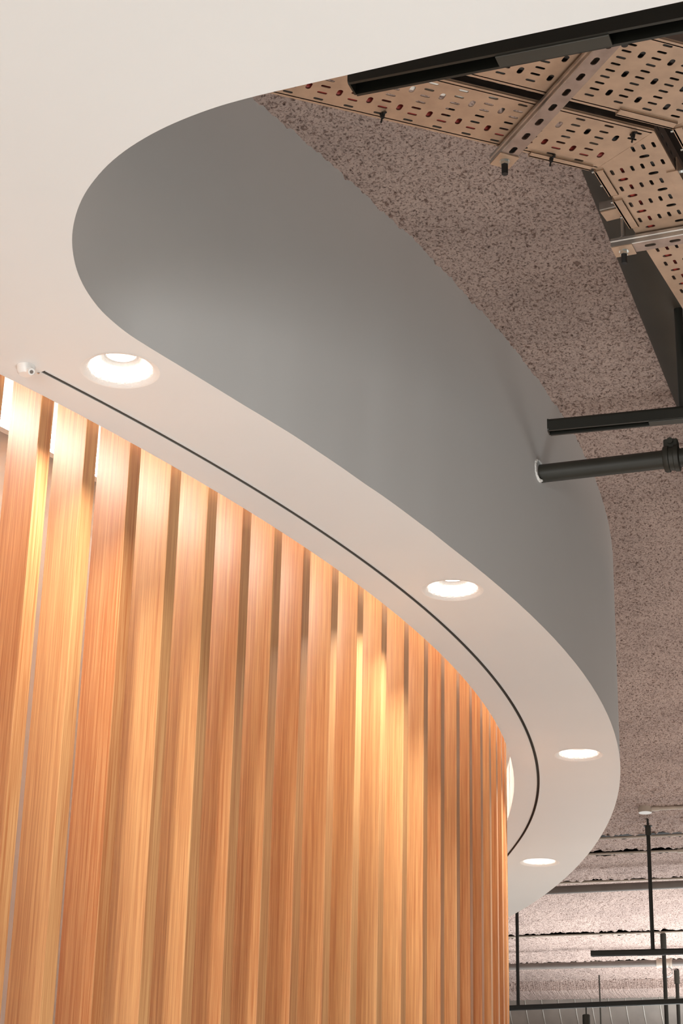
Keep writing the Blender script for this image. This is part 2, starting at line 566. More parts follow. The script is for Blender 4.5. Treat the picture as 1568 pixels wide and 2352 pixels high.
# ------------------------------------------------------------------ downlights
fl_prof = [(RIM + 0.006, -0.0004), (RIM, 0.0), (0.066, 0.007), (0.054, 0.018), (0.044, 0.028), (0.036, 0.036), (0.0325, 0.042), (0.0325, 0.048)]
fl_me = lathe_mesh('flare', fl_prof, 48); fl_me.materials.append(M_FLARE)
rg_me = lathe_mesh('lamp_ring', [(0.0345, 0.036), (0.031, 0.037), (0.029, 0.041), (0.029, 0.050)], 36)
rg_me.materials.append(M_PVC)
ln_me = lathe_mesh('lamp_disc', [(0.0001, 0.0425), (0.0295, 0.0425)], 36, False, None)
ln_me.materials.append(M_LAMP)
labels = ['recessed plaster downlight outside the left edge of the slats', 'recessed round downlight nearest the small white sensor, largest in view',
          'recessed downlight beside the middle of the curved slot', 'recessed downlight on the right-hand bulge of the soffit',
          'farthest recessed downlight, low beside the last slats', 'recessed downlight hidden round the far side of the drum']
for p, lb in zip(DLP, labels):
    d = empty('downlight', (p[0], p[1], ZS), lb, 'downlight', 'recessed downlights along the soffit')
    link('flare', fl_me, None, d)
    link('lamp_ring', rg_me, None, d)
    link('lamp_disc', ln_me, None, d)
    l = bpy.data.lights.new('downlight_beam', 'AREA')
    l.shape = 'DISK'; l.size = 0.056; l.energy = 8.0; l.color = (1.0, 0.92, 0.82); l.spread = R(122)
    lo = bpy.data.objects.new('downlight_beam', l)
    COL.objects.link(lo)
    lo.parent = d
    lo.location = (0, 0, 0.0405)

# small white sensor on the soffit
s = empty('smoke_sensor', (-0.6526, 3.5496, ZS), 'small white plastic sensor on the soffit above the first slats', 'sensor')
s.scale = (1.3, 1.3, 1.3)
link('base', lathe_mesh('base', [(0.0001, -0.014), (0.010, -0.014), (0.0135, -0.010), (0.015, 0.0)], 28), M_PVC, s)
bm = bmesh.new()
cyl_bm(bm, (0.006, -0.006, -0.008), (0.012, -0.016, -0.017), 0.0055, 18)
link('sensor_head', bm_mesh('sensor_head', bm, True, 40), M_PVC, s)
bm = bmesh.new()
cyl_bm(bm, (0.0118, -0.0157, -0.0168), (0.0124, -0.0167, -0.0177), 0.0028, 14)
link('lens', bm_mesh('lens', bm), M_PIPE, s)
sc_ = tag(link('screw', lathe_mesh('screw', [(0.0001, -0.002), (0.002, -0.002), (0.003, 0)], 14), M_NUT),
          'tiny screw head in the soffit at the slot end', 'screw')
sc_.location = (-0.6312, 3.576, ZS)

# ------------------------------------------------------------------ sprayed slab
U2 = np.array([math.cos(R(-16.5)), math.sin(R(-16.5))]); W2 = np.array([-U2[1], U2[0]])


def vnoise(X, Y, scale, seed):
    g = np.random.default_rng(seed).random((257, 257))
    x = X * scale; y = Y * scale
    xi = np.floor(x).astype(int); yi = np.floor(y).astype(int)
    fx = x - xi; fy = y - yi
    fx = fx * fx * (3 - 2 * fx); fy = fy * fy * (3 - 2 * fy)
    a = g[xi % 256, yi % 256]; b = g[(xi + 1) % 256, yi % 256]
    c = g[xi % 256, (yi + 1) % 256]; d = g[(xi + 1) % 256, (yi + 1) % 256]
    return (a * (1 - fx) + b * fx) * (1 - fy) + (c * (1 - fx) + d * fx) * fy


def crust(X, Y):
    return (vnoise(X, Y, 62, 1) - .5) * 0.013 + (vnoise(X, Y, 120, 2) - .5) * 0.008 + (vnoise(X, Y, 18, 3) - .5) * 0.007 + (vnoise(X, Y, 3, 4) - .5) * 0.008


def rough_panel(name, u0, u1, w0, w1, step, z, parent=None, near_rag=True, far_rag=True, lim=None):
    nu = int((u1 - u0) / step) + 1; nw = int((w1 - w0) / step) + 1
    us = np.linspace(u0, u1, nu); ws = np.linspace(w0, w1, nw)
    Ug, Wg = np.meshgrid(us, ws, indexing='ij')
    dz = crust(Ug, Wg)
    jit = (vnoise(Ug, Wg, 70, 11) - .5) * 0.034 + (vnoise(Ug, Wg, 25, 12) - .5) * 0.02
    if far_rag: Wg[:, -1] += jit[:, -1]; Wg[:, -2] += jit[:, -2] * 0.7
    if near_rag: Wg[:, 0] += jit[:, 0]; Wg[:, 1] += jit[:, 1] * .7
    Z = z + dz
    # turned-up lips
    if far_rag:
        Z[:, -1] = z + 0.025
        Z[:, -2] -= 0.004 + 0.010 * vnoise(Ug[:, -2], Wg[:, -2], 55, 21)
    X = Ug * U2[0] + Wg * W2[0]; Y = Ug * U2[1] + Wg * W2[1]
    co = np.stack([X, Y, Z], -1).reshape(-1, 3).astype(np.float32)
    idx = np.arange(nu * nw).reshape(nu, nw)
    q = np.stack([idx[:-1, :-1], idx[:-1, 1:], idx[1:, 1:], idx[1:, :-1]], -1).reshape(-1, 4)
    if lim is not None:
        cx_ = co[q[:, 0], 0]; cy_ = co[q[:, 0], 1]
        q = q[lim(cx_, cy_)]
    used = np.zeros(len(co), bool); used[q.ravel()] = True
    remap = np.cumsum(used) - 1
    co = co[used]; q = remap[q]
    me = bpy.data.meshes.new(name)
    me.vertices.add(len(co)); me.vertices.foreach_set('co', co.ravel())
    me.loops.add(q.size); me.loops.foreach_set('vertex_index', q.ravel().astype(np.int32))
    me.polygons.add(len(q))
    me.polygons.foreach_set('loop_start', np.arange(0, q.size, 4, dtype=np.int32))
    me.polygons.foreach_set('loop_total', np.full(len(q), 4, np.int32))
    me.update(calc_edges=True)
    return link(name, me, M_ROUGH, parent)


ceil = tag(bpy.data.objects.new('ceiling', None), 'rough sprayed acoustic coating on the slab, brownish near and pale far away', 'ceiling', kind='structure')
COL.objects.link(ceil)
rag = (10.683, 11.064, 11.805, 13.515, 14.617)
HALF = 0.056
near_lim = lambda x, y: (x > -0.9) & (x < 0.24 * y + 0.5) & (x > (-0.6 + 0.12 * (y - 3)))
rough_panel('coating_field', -5.0, 1.4, 2.6, rag[0] - HALF, 0.0062, ZC, ceil, False, True, near_lim)
prev = rag[0]
for k, w in enumerate(rag[1:]):
    rough_panel('coating_band', -4.2, 2.2, prev + HALF, w - HALF, 0.0115, ZC + (0.0, -0.004, 0.004, -0.002)[k], ceil)
    prev = w
rough_panel('coating_band', -4.8, 2.2, prev + HALF, 15.45, 0.0125, ZC, ceil, True, False)
# down-stand beam at the far edge of the coating
nu = 1100
us = np.linspace(-4.8, 2.2, nu); prof = [(15.44, 0.0), (15.455, -0.03), (15.47, -0.07), (15.56, -0.085), (15.70, -0.088), (15.80, -0.088), (15.82, -0.05), (15.83, 0.4)]
vv, ff = [], []
for i, u in enumerate(us):
    for j, (w, dz) in enumerate(prof):
        k = (rng.random() - .5)
        k2 = (rng.random() - .5)
        amp = 0.005 if j < 7 else 0
        p = U2 * u + W2 * (w + k * amp)
        vv.append((p[0], p[1], ZC + dz + k2 * amp * 1.3))
m_ = len(prof)
for i in range(nu - 1):
    for j in range(m_ - 1):
        ff.append((i * m_ + j, i * m_ + j + 1, (i + 1) * m_ + j + 1, (i + 1) * m_ + j))
link('coated_beam', mesh('coated_beam', vv, ff), M_ROUGH, ceil)
# slab behind everything
bm = bmesh.new()
box_bm(bm, (-16, -6, ZC + 0.07), (9, 26, ZC + 0.3))
o = link('slab', bm_mesh('slab', bm), M_SLOT, ceil)
# coarse coating outside the view
cz = ZC + 0.012
v = [(1.45 * U2[0] + 2.6 * W2[0], 1.45 * U2[1] + 2.6 * W2[1], cz)]
poly = [U2 * a_ + W2 * b_ for a_, b_ in ((-1.5, 0.5), (9, 0.5), (9, 10.60), (-1.5, 10.60))]
link('coating_field', mesh('cf', [(p[0], p[1], cz + 0.022) for p in poly], [(0, 1, 2, 3)]), M_ROUGH, ceil)
poly = [U2 * a_ + W2 * b_ for a_, b_ in ((2.18, 10.70), (9, 10.70), (9, 15.8), (2.18, 15.8))]
link('coating_field', mesh('cf', [(p[0], p[1], cz) for p in poly], [(0, 1, 2, 3)]), M_ROUGH, ceil)
# conduits lying in the joints
for k, w in enumerate(rag):
    a_ = U2 * -4.2 + W2 * (w + 0.046); b_ = U2 * 2.6 + W2 * (w + 0.046)
    bm = bmesh.new()
    cyl_bm(bm, (a_[0], a_[1], ZC + 0.001), (b_[0], b_[1], ZC + 0.001), 0.0078, 14)
    o = tag(link('steel_conduit', bm_mesh('steel_conduit', bm, True, 50), M_COND),
            ['beige steel conduit in the ceiling joint nearest the junction box', 'beige steel conduit in the second ceiling joint, with a coupling beyond the black rod',
             'beige steel conduit in the ceiling joint just above the upper grey pipe', 'beige steel conduit in the ceiling joint level with the capped black rod top',
             'beige steel conduit in the ceiling joint just above the lower grey pipe'][k], 'conduit', 'conduits in the ceiling joints')
    if k in (1, 4):
        c_ = U2 * (0.0 + (-1.32 if k == 1 else -2.3)) + W2 * (w + 0.046)
        if k == 1: c_ = U2 * (-1.23) + W2 * (w + 0.046)
        d_ = c_ + U2 * 0.045
        bm = bmesh.new(); cyl_bm(bm, (c_[0], c_[1], ZC + 0.001), (d_[0], d_[1], ZC + 0.001), 0.015, 16)
        link('coupling', bm_mesh('coupling', bm, True, 50), M_COND, o)

# junction box with its short conduit
jb = empty('junction_box', (1.6368, 10.016, ZC - 0.012), 'round beige junction box with white cover above the tall black rod', 'box')
link('box_body', lathe_mesh('box_body', [(0.0001, 0.03), (0.036, 0.03), (0.036, -0.018), (0.033, -0.018)], 32), M_COND, jb)
link('cover', lathe_mesh('cover', [(0.034, -0.017), (0.034, -0.020), (0.0001, -0.020)], 32), M_PVC, jb)
bm = bmesh.new()
cyl_bm(bm, (0.03, -0.009, 0.002), (0.9, -0.25, 0.002), 0.011, 16)
cyl_bm(bm, (0.033, -0.010, 0.002), (0.07, -0.020, 0.002), 0.015, 16)
link('conduit', bm_mesh('conduit', bm, True, 50), M_COND, jb)

# grey pipes under the slab
for (a_, b_, r_, lb) in (((0.3, 11.963), (3.2, 10.982), 0.0235, 'grey painted pipe under the pale ceiling, upper of the two'),
                        ((0.2, 14.633), (3.6, 13.658), 0.0225, 'grey painted pipe with a clamp, lower of the two')):
    pp = empty('grey_pipe', (a_[0], a_[1], EYE + 2.45), lb, 'pipe')
    L = aim(pp, (a_[0], a_[1], EYE + 2.45), (b_[0], b_[1], EYE + 2.45))
    bm = bmesh.new(); cyl_bm(bm, (0, 0, 0), (L, 0, 0), r_, 24)
    link('tube', bm_mesh('tube', bm, True, 50), M_PIPE, pp)
    if r_ < 0.023:
        xc = math.hypot(2.403 - a_[0], 14.0748 - a_[1])
        bm = bmesh.new()
        cyl_bm(bm, (xc - 0.045, 0, 0), (xc + 0.045, 0, 0), 0.031, 24)
        cyl_bm(bm, (xc - 0.055, 0, 0), (xc - 0.04, 0, 0), 0.036, 24)
        cyl_bm(bm, (xc + 0.04, 0, 0), (xc + 0.055, 0, 0), 0.036, 24)
        link('coupling', bm_mesh('coupling', bm, True, 50), M_COND, pp)
        bm = bmesh.new()
        pts = [(xc + 0.02 + 0.035 * math.sin(t), -0.02, -0.03 - 0.035 + 0.035 * math.cos(t)) for t in np.linspace(0.2, 5.2, 14)]
        for q0, q1 in zip(pts[:-1], pts[1:]): cyl_bm(bm, q0, q1, 0.0035, 8)
        link('wire_loop', bm_mesh('wire_loop', bm, True, 60), M_NUT, pp)
    else:
        xc = 1.0
    for xx in (0.6, 2.9):
        bm = bmesh.new(); cyl_bm(bm, (xx, 0, r_ * 0.8), (xx, 0, 0.125), 0.004, 8)
        link('hanger', bm_mesh('hanger', bm), M_PIPE, pp)

# spiral duct
dc = empty('spiral_duct', (0, 0, 0), 'large round spiral-seamed steel duct behind the far ceiling edge', 'duct')
DU = Vector((U2[0], U2[1], 0)); c0 = U2 * -3.4 + W2 * 17.0
L = aim(dc, (c0[0], c0[1], EYE + 2.74), (c0[0] + U2[0] * 7, c0[1] + U2[1] * 7, EYE + 2.74))
RD = 0.47
bm = bmesh.new(); cyl_bm(bm, (0, 0, 0), (L, 0, 0), RD, 72)
link('duct_wall', bm_mesh('duct_wall', bm, True, 50), M_SPIRAL, dc)
pitch = 0.142
nn = int(L / pitch) * 40
vv, ff = [], []
for i in range(nn):
    a = 2 * math.pi * i / 40
    x = pitch * i / 40
    for (dx, dr) in ((-0.006, -0.002), (-0.003, 0.005), (0.003, 0.005), (0.006, -0.002)):
        vv.append((x + dx, (RD + dr) * math.cos(a), (RD + dr) * math.sin(a)))
for i in range(nn - 1):
    for j in range(3):
        ff.append((4 * i + j, 4 * i + j + 1, 4 * i + 5 + j, 4 * i + 4 + j))
link('spiral_seam', mesh('spiral_seam', vv, ff, True), M_SEAM, dc)
for xx in (0.9, 4.6):
    for sy in (-1, 1):
        bm = bmesh.new()
        cyl_bm(bm, (xx, sy * (RD + 0.003), -0.05), (xx, sy * (RD + 0.003), ZC + 0.02 - EYE - 2.74), 0.004, 8)
        link('hanger', bm_mesh('hanger', bm), M_PIPE, dc)
hw = tag(link('hanging_wire', None if False else (lambda b_: (cyl_bm(b_, (0, 0, 0), (0.01, 0, -1.4), 0.0055, 10), bm_mesh('hanging_wire', b_))[1])(bmesh.new()), M_BLACKM),
         'thin dark wire hanging in front of the spiral duct', 'wire')
hw.location = (2.06, 15.08, ZC - 0.03)

# ------------------------------------------------------------------ black light tracks
ZT = EYE + 1.85
TD = Vector((math.cos(R(-16.5)), math.sin(R(-16.5)), 0))


def track(label, a, b, rods=(), w=0.030, h=0.030, covers=(), zt=ZT, body=None, rtop=None):
    t = empty('light_track', (0, 0, 0), label, 'track light', 'black ceiling light tracks')
    L = aim(t, (a[0], a[1], zt), (b[0], b[1], zt))
    # housing: rounded shell, open channel below
    hw_, hh = w / 2, h / 2
    r_ = 0.009
    prof = []
    for cx_, a0 in ((hw_ - r_, 0), (-hw_ + r_, 90)):
        for i in range(6):
            q = R(a0 + 18 * i)
            prof.append((cx_ + r_ * math.cos(q), hh - r_ + r_ * math.sin(q)))
    prof += [(-hw_, -hh), (-hw_ + 0.006, -hh), (-hw_ + 0.006, hh - 0.012), (hw_ - 0.006, hh - 0.012), (hw_ - 0.006, -hh), (hw_, -hh)]
    link('housing', extrude_profile('housing', prof, L, 0, False, None, False), M_BLACK, t)
    for x0 in (-0.003, L):
        link('end_cap', extrude_profile('end_cap', rrect(w, h, 0.006), 0.003, x0), M_BLACK, t)
    # copper conductor line in the channel
    link('conductor', extrude_profile('conductor', [(-hw_ + 0.0058, -hh + 0.004), (-hw_ + 0.0085, -hh + 0.004), (-hw_ + 0.0085, -hh + 0.0065), (-hw_ + 0.0058, -hh + 0.0065)], L - 0.03, 0.015),
         flat('copper', (0.5, 0.26, 0.18), 0.35, 0.8), t)
    for x0, x1 in covers:
        link('cover_strip', extrude_profile('cover_strip', rrect(w - 0.010, 0.006, 0.0015, 2), x1 - x0, x0), M_BLACKM, t).location = (0, 0, -hh + 0.0005)
    for x in rods:
        bm = bmesh.new()
        top = (rtop or ZC + 0.004) - zt
        cyl_bm(bm, (x, 0, hh - 0.004), (x, 0, top - (0.0 if rtop else 0.05)), 0.0105, 20)
        rd = link('suspension_rod', bm_mesh('suspension_rod', bm, True, 50), M_BLACK, t)
        if rtop: continue
        bm = bmesh.new()
        cyl_bm(bm, (x, 0, top - 0.10), (x, 0, top - 0.045), 0.0155, 20)
        cyl_bm(bm, (x, 0, top - 0.045), (x, 0, top), 0.006, 12)
        cyl_bm(bm, (x, 0, top - 0.05), (x, 0, top - 0.046), 0.023, 20)
        link('collar', bm_mesh('collar', bm, True, 50), M_BLACKM, rd)
    return t, L


def along(a, d, s): return (a[0] + d[0] * s, a[1] + d[1] * s)


# the track closest to the camera runs beside the soffit edge
d1 = np.array([0.50, -0.186]); d1 = d1 / np.linalg.norm(d1)
a1 = (0.003, 2.606)
track('black light track right under the perforated trays, along the near soffit edge', a1, along(a1, d1, 2.6), rods=(1.3,), w=0.040, h=0.034,
      covers=((0.24, 0.42), (0.8, 1.2)))
d2 = np.array([0.3096, -0.0894]); d2 = d2 / np.linalg.norm(d2)
a2 = (0.4985, 4.241)
track('black light track ending in front of the grey fascia above the black pipe', a2, along(a2, d2, 2.2), rods=(0.322,), covers=((0.24, 0.60),), w=0.033, h=0.033, zt=EYE + 2.02, rtop=3.91)
d3 = np.array([0.4624, -0.1247]); d3 = d3 / np.linalg.norm(d3)
a3 = (1.3758, 10.3395)
track('black light track with a free left end in front of the pale ceiling', a3, along(a3, d3, 2.6), rods=(0.323, 2.0), covers=((0.24, 0.38),))
d4 = np.array([0.9949, -0.4283]); d4 = d4 / np.linalg.norm(d4)
a4 = (0.85, 12.392)
t4, L4 = track('lowest black light track, carrying the spotlight', a4, along(a4, d4, 3.2), rods=(0.345,), covers=((0.5, 0.9), (1.1, 2.3)))
# plain capped rods behind
for loc, lb in (((2.2913, 13.4707), 'capped black hanging rod just right of the tall rod'), ((2.6275, 14.9127), 'capped black hanging rod at the far right, shortest of all')):
    rd = empty('hanging_rod', (loc[0], loc[1], ZC), lb, 'rod', 'capped black rods hanging from the pale ceiling')
    bm = bmesh.new(); cyl_bm(bm, (0, 0, -0.02), (0, 0, -1.6), 0.014, 18)
    link('rod', bm_mesh('rod', bm, True, 50), M_BLACK, rd)
    bm = bmesh.new(); cyl_bm(bm, (0, 0, -0.01), (0, 0, -0.11), 0.021, 18); cyl_bm(bm, (0.01, 0, 0.01), (0.01, 0, -0.012), 0.008, 10)
    link('cap', bm_mesh('cap', bm, True, 50), M_BLACKM, rd)

# spotlight under the lowest track
sp = empty('spotlight', (1.565, 12.084, ZT - 0.015), 'black cylinder spotlight hanging from the lowest track', 'spotlight')
bm = bmesh.new(); cyl_bm(bm, (0, 0, 0), (0, 0, -0.045), 0.004, 12)
link('stem', bm_mesh('stem', bm, True, 50), M_BLACK, sp)
link('housing', lathe_mesh('housing', [(0.0001, -0.043), (0.020, -0.043), (0.0235, -0.047), (0.0235, -0.20), (0.019, -0.20), (0.019, -0.185), (0.0001, -0.185)], 32), M_BLACKM, sp)
link('lens', lathe_mesh('lens', [(0.0001, -0.190), (0.018, -0.190)], 24, False, None), M_PVC, sp)

# ------------------------------------------------------------------ black pipe through the fascia
pd = np.array([0.345, -0.121]); pd = pd / np.linalg.norm(pd)
pa = np.array([0.567, 5.075])
ps = pa - pd * 0.12
bp_ = empty('black_pipe', (0, 0, 0), 'thick black pipe coming out of the grey fascia', 'pipe')
Lp = 2.4
aim(bp_, (ps[0], ps[1], EYE + 2.268), (ps[0] + pd[0] * Lp, ps[1] + pd[1] * Lp, EYE + 2.268))
bm = bmesh.new(); cyl_bm(bm, (0, 0, 0), (Lp, 0, 0), 0.0265, 36)
link('tube', bm_mesh('tube', bm, True, 50), M_BLACKM, bp_)
cp = lathe_mesh('coupling', [(0.0267, 0), (0.036, 0.002), (0.038, 0.006), (0.038, 0.016), (0.034, 0.018), (0.034, 0.030), (0.038, 0.032), (0.038, 0.044), (0.0267, 0.047)], 40)
o = link('coupling', cp, M_BLACKM, bp_); o.rotation_euler = (0, R(90), 0); o.location = (0.12 + 0.355, 0, 0)
bm = bmesh.new()
box_bm(bm, (0.478, -0.016, 0.026), (0.518, 0.016, 0.056), 0.004)
cyl_bm(bm, (0.498, -0.026, 0.046), (0.498, 0.026, 0.046), 0.009, 12)
link('clamp_lug', bm_mesh('clamp_lug', bm), M_BLACKM, bp_)
# crumbly plaster collar where it enters
vv, ff = [], []
nn = 40
for i in range(nn):
    a = 2 * math.pi * i / nn
    for rr, xx in ((0.0270 + 0.001 * rng.random(), 0.004), (0.0295 + 0.004 * rng.random(), 0.001 + 0.004 * rng.random()), (0.034 + 0.005 * rng.random(), -0.014)):
        vv.append((xx + 0.125, rr * math.cos(a), rr * math.sin(a)))
for i in range(nn):
    j = (i + 1) % nn
    for k in range(2): ff.append((i * 3 + k, j * 3 + k, j * 3 + k + 1, i * 3 + k + 1))
co_ = tag(link('plaster_collar', mesh('plaster_collar', vv, ff), M_FLARE, bp_), 'crumbled white plaster ring')
# slant it with the face of the fascia
nrm_a = R(-24)
co_.rotation_euler = (0, 0, R(-11))

# ------------------------------------------------------------------ big black duct above the trays
da = np.array([0.530, 3.706]); db = np.array([0.941, 4.889]); dd = (db - da) / np.linalg.norm(db - da); dn = np.array([dd[1], -dd[0]])
RB = 0.125
s0 = da - dd * 1.5 + dn * RB * 0.92; s1 = da + dd * 6.3 + dn * RB * 0.92
zb = EYE + 2.427
bd = empty('black_duct', (0, 0, 0), 'wide black painted duct above the bent perforated tray', 'duct')
Lb = aim(bd, (s0[0], s0[1], zb), (s1[0], s1[1], zb))
bm = bmesh.new(); cyl_bm(bm, (0, 0, 0), (Lb, 0, 0), RB, 64)
link('duct_wall', bm_mesh('duct_wall', bm, True, 50), M_DUCT, bd)
for xx in (0.35, 3.6):
    bm = bmesh.new(); cyl_bm(bm, (xx, 0, 0), (xx + 0.03, 0, 0), RB + 0.006, 64)
    link('joint_band', bm_mesh('joint_band', bm, True, 50), M_DUCT, bd)

# ------------------------------------------------------------------ perforated cable trays
HT = 2.2
ZTR = EYE + HT
TK = 0.0015


def uv2xy(ang, u, v):
    c, s_ = math.cos(R(ang)), math.sin(R(ang))
    return (u * c - v * s_, u * s_ + v * c)


def obround(cu, cv, L, w, along_u, n=5):
    r_ = w / 2; h = (L - w) / 2
    p = []
    for sgn, a0 in ((1, -90), (-1, 90)):
        for i in range(n + 1):
            a = R(a0 + 180 * i / n)
            p.append((sgn * h + r_ * math.cos(a), r_ * math.sin(a)))
    if not along_u: p = [(-y, x) for x, y in p]
    return [(cu + x, cv + y) for x, y in p]


def in_poly(p, poly, marg):
    n = len(poly)
    for i in range(n):
        a, b = np.array(poly[i]), np.array(poly[(i + 1) % n])
        d = b - a; nn_ = np.array([-d[1], d[0]]) / np.linalg.norm(d)
        if (np.array(p) - a) @ nn_ < marg: return False
    return True


def plate(name, poly, slots, z, parent, mat, tk=TK):
    """poly and slots in plan coordinates; sheet with real slots"""
    v2, f2 = cdt_fill(poly, slots, z, name)
    n = len(v2)
    vs = [(x, y, z) for x, y, _ in v2] + [(x, y, z + tk) for x, y, _ in v2]
    fs = []
    cnt = {}
    for t in f2:
        # orient downwards
        ax = np.array([v2[i][:2] for i in t])
        ar = sum(ax[i][0] * ax[(i + 1) % len(t)][1] - ax[(i + 1) % len(t)][0] * ax[i][1] for i in range(len(t)))
        if ar > 0: t = t[::-1]
        fs.append(tuple(t)); fs.append(tuple(i + n for i in reversed(t)))
        for i in range(len(t)):
            cnt[(t[i], t[(i + 1) % len(t)])] = 1
    for (a_, b_) in list(cnt):
        if (b_, a_) not in cnt:
            fs.append((b_, a_, a_ + n, b_ + n))
    return link(name, mesh(name, vs, fs), mat, parent)


def rail(name, a, b, z, parent, h=0.055, side=1, slots=True, mat=None):
    """upturned edge: rounded bottom corner then a vertical flange; side = +1 when the tray lies left of a->b"""
    o = bpy.data.objects.new(name, None)
    d = np.array(b) - np.array(a); L = np.linalg.norm(d); d = d / L; nrm = np.array([-d[1], d[0]]) * side
    r_ = 0.006
    prof = [(r_ + 0.003, 0.0), (r_, 0.0)]
    for i in range(1, 7):
        q = R(15 * i)
        prof.append((r_ - r_ * math.sin(q), r_ - r_ * math.cos(q)))
    # vertical flange with slots is a second sheet
    vs, fs = [], []
    for s_ in (0, L):
        for off, zz in prof:
            p = np.array(a) + d * s_ + nrm * off
            vs.append((p[0], p[1], z + zz))
    k = len(prof)
    for i in range(k - 1): fs.append((i, i + 1, k + i + 1, k + i))
    me1 = mesh(name, vs, fs, True)
    r1 = link(name, me1, mat, parent)
    # slotted flange sheet
    loops = []
    if slots:
        x = 0.03
        while x < L - 0.03:
            loops.append(obround(x, 0.026, 0.020, 0.008, True)); x += 0.032
    v2, f2 = cdt_fill([(0, r_), (L, r_), (L, h), (0, h)], loops, 0, name)
    vs = []
    for off in (0, TK):
        for x, y, _ in v2:
            p = np.array(a) + d * x + nrm * off
            vs.append((p[0], p[1], z + y))
    n_ = len(v2); fs = []; cnt = {}
    for t in f2:
        fs.append(tuple(t)); fs.append(tuple(i + n_ for i in reversed(t)))
        for i in range(len(t)): cnt[(t[i], t[(i + 1) % len(t)])] = 1
    for (a_, b_) in list(cnt):
        if (b_, a_) not in cnt: fs.append((b_, a_, a_ + n_, b_ + n_))
    link('side_flange', mesh('side_flange', vs, fs), M_GALV_SHADE, r1)
    return r1


def slots_for(ang, poly, u0, u1, rows, bigrows, up, ubig0, du=0.0, marg=0.007):
    out = []
    k = 0
    u = u0
    while u < u1:
        for vv_ in rows:
            c = uv2xy(ang, u, vv_)
            if in_poly(c, poly, marg + 0.004):
                out.append([uv2xy(ang, a_, b_) for a_, b_ in obround(u, vv_, 0.0205, 0.0066, True)])
        for vv_ in bigrows:
            c = uv2xy(ang, u + ubig0, vv_)
            if in_poly(c, poly, marg + 0.010):
                out.append([uv2xy(ang, a_, b_) for a_, b_ in obround(u + ubig0, vv_, 0.0215, 0.0105, False)])
        u += up
    return out


# tray A (lower left one) with its bend C
A0n, A0f = uv2xy(20, 0.70, 2.842), uv2xy(20, 0.70, 3.0115)
K1, K2 = uv2xy(20, 1.676, 2.843), uv2xy(20, 1.632, 3.009)
e1 = np.array([math.cos(R(64.5)), math.sin(R(64.5))])
e2 = np.array([math.cos(R(64.3)), math.sin(R(64.3))])
C1 = tuple(np.array(K1) + e1 * 2.6); C2 = tuple(np.array(K2) + e2 * 2.6)
tA = empty('cable_tray', (0, 0, 0), 'bent perforated metal cable tray, the lower one next to the rough ceiling', 'cable tray', 'perforated cable trays')
polyA = [A0n, K1, K2, A0f]
rowsA = [2.862 + 0.0218 * k for k in range(7)]
sA = slots_for(20, polyA, 0.7079, 1.70, rowsA, [2.8945, 2.9590], 0.0627, 0.0315)
plate('base_plate', polyA, sA, ZTR, tA, M_GALV)
polyC = [K1, C1, C2, K2]
rowsC = [0.8395 + 0.0213 * k for k in range(6)]
sC = slots_for(65, polyC, 3.2405, 5.9, rowsC, [0.8685, 0.933], 0.0667, 0.0333, marg=0.004)
plate('base_plate', polyC, sC, ZTR - 0.0004, tA, M_GALV)
rail('side_rail', A0n, K1, ZTR, tA, side=1, mat=M_GALV)
rail('side_rail', K1, C1, ZTR, tA, side=1, mat=M_GALV)
rail('side_rail', A0f, K2, ZTR, tA, side=-1, mat=M_GALV)
rail('side_rail', K2, C2, ZTR, tA, side=-1, mat=M_GALV)

# tray B
B0n, B0f = uv2xy(20, 0.80, 2.5755), uv2xy(20, 0.80, 2.814)
KB1, KB2 = uv2xy(20, 1.800, 2.5755), uv2xy(20, 1.705, 2.814)
D1 = tuple(np.array(KB1) + e1 * 2.6); D2 = tuple(np.array(KB2) + e2 * 2.6)
tB = empty('cable_tray', (0, 0, 0), 'wider perforated metal cable tray in the upper right corner, beside the black track', 'cable tray', 'perforated cable trays')
polyB = [B0n, KB1, KB2, B0f]
rowsB = [2.5894 + 0.02145 * k for k in range(11)]
sB = slots_for(20, polyB, 0.8113, 1.85, rowsB, [2.632, 2.6965, 2.761], 0.0627, 0.0315)
# align to the column at u = 1.501
plate('base_plate', polyB, [[(x, y) for x, y in s_] for s_ in sB], ZTR, tB, M_GALV)
polyD = [KB1, D1, D2, KB2]
nB = (np.array(KB1) - np.array(KB2))
cv = -math.sin(R(65)) * KB2[0] + math.cos(R(65)) * KB2[1]
cv1 = -math.sin(R(65)) * KB1[0] + math.cos(R(65)) * KB1[1]
rowsD = list(np.arange(min(cv, cv1) + 0.02, max(cv, cv1) - 0.01, 0.0215))
sD = slots_for(65, polyD, 2.9, 6.0, rowsD, [rowsD[0] + 0.033, rowsD[0] + 0.1], 0.0667, 0.0333)
plate('base_plate', polyD, sD, ZTR - 0.0004, tB, M_GALV)
rail('side_rail', B0n, KB1, ZTR, tB, side=1, mat=M_GALV)
rail('side_rail', KB1, D1, ZTR, tB, side=1, mat=M_GALV)
rail('side_rail', B0f, KB2, ZTR, tB, side=-1, mat=M_GALV)
rail('side_rail', KB2, D2, ZTR, tB, side=-1, mat=M_GALV)


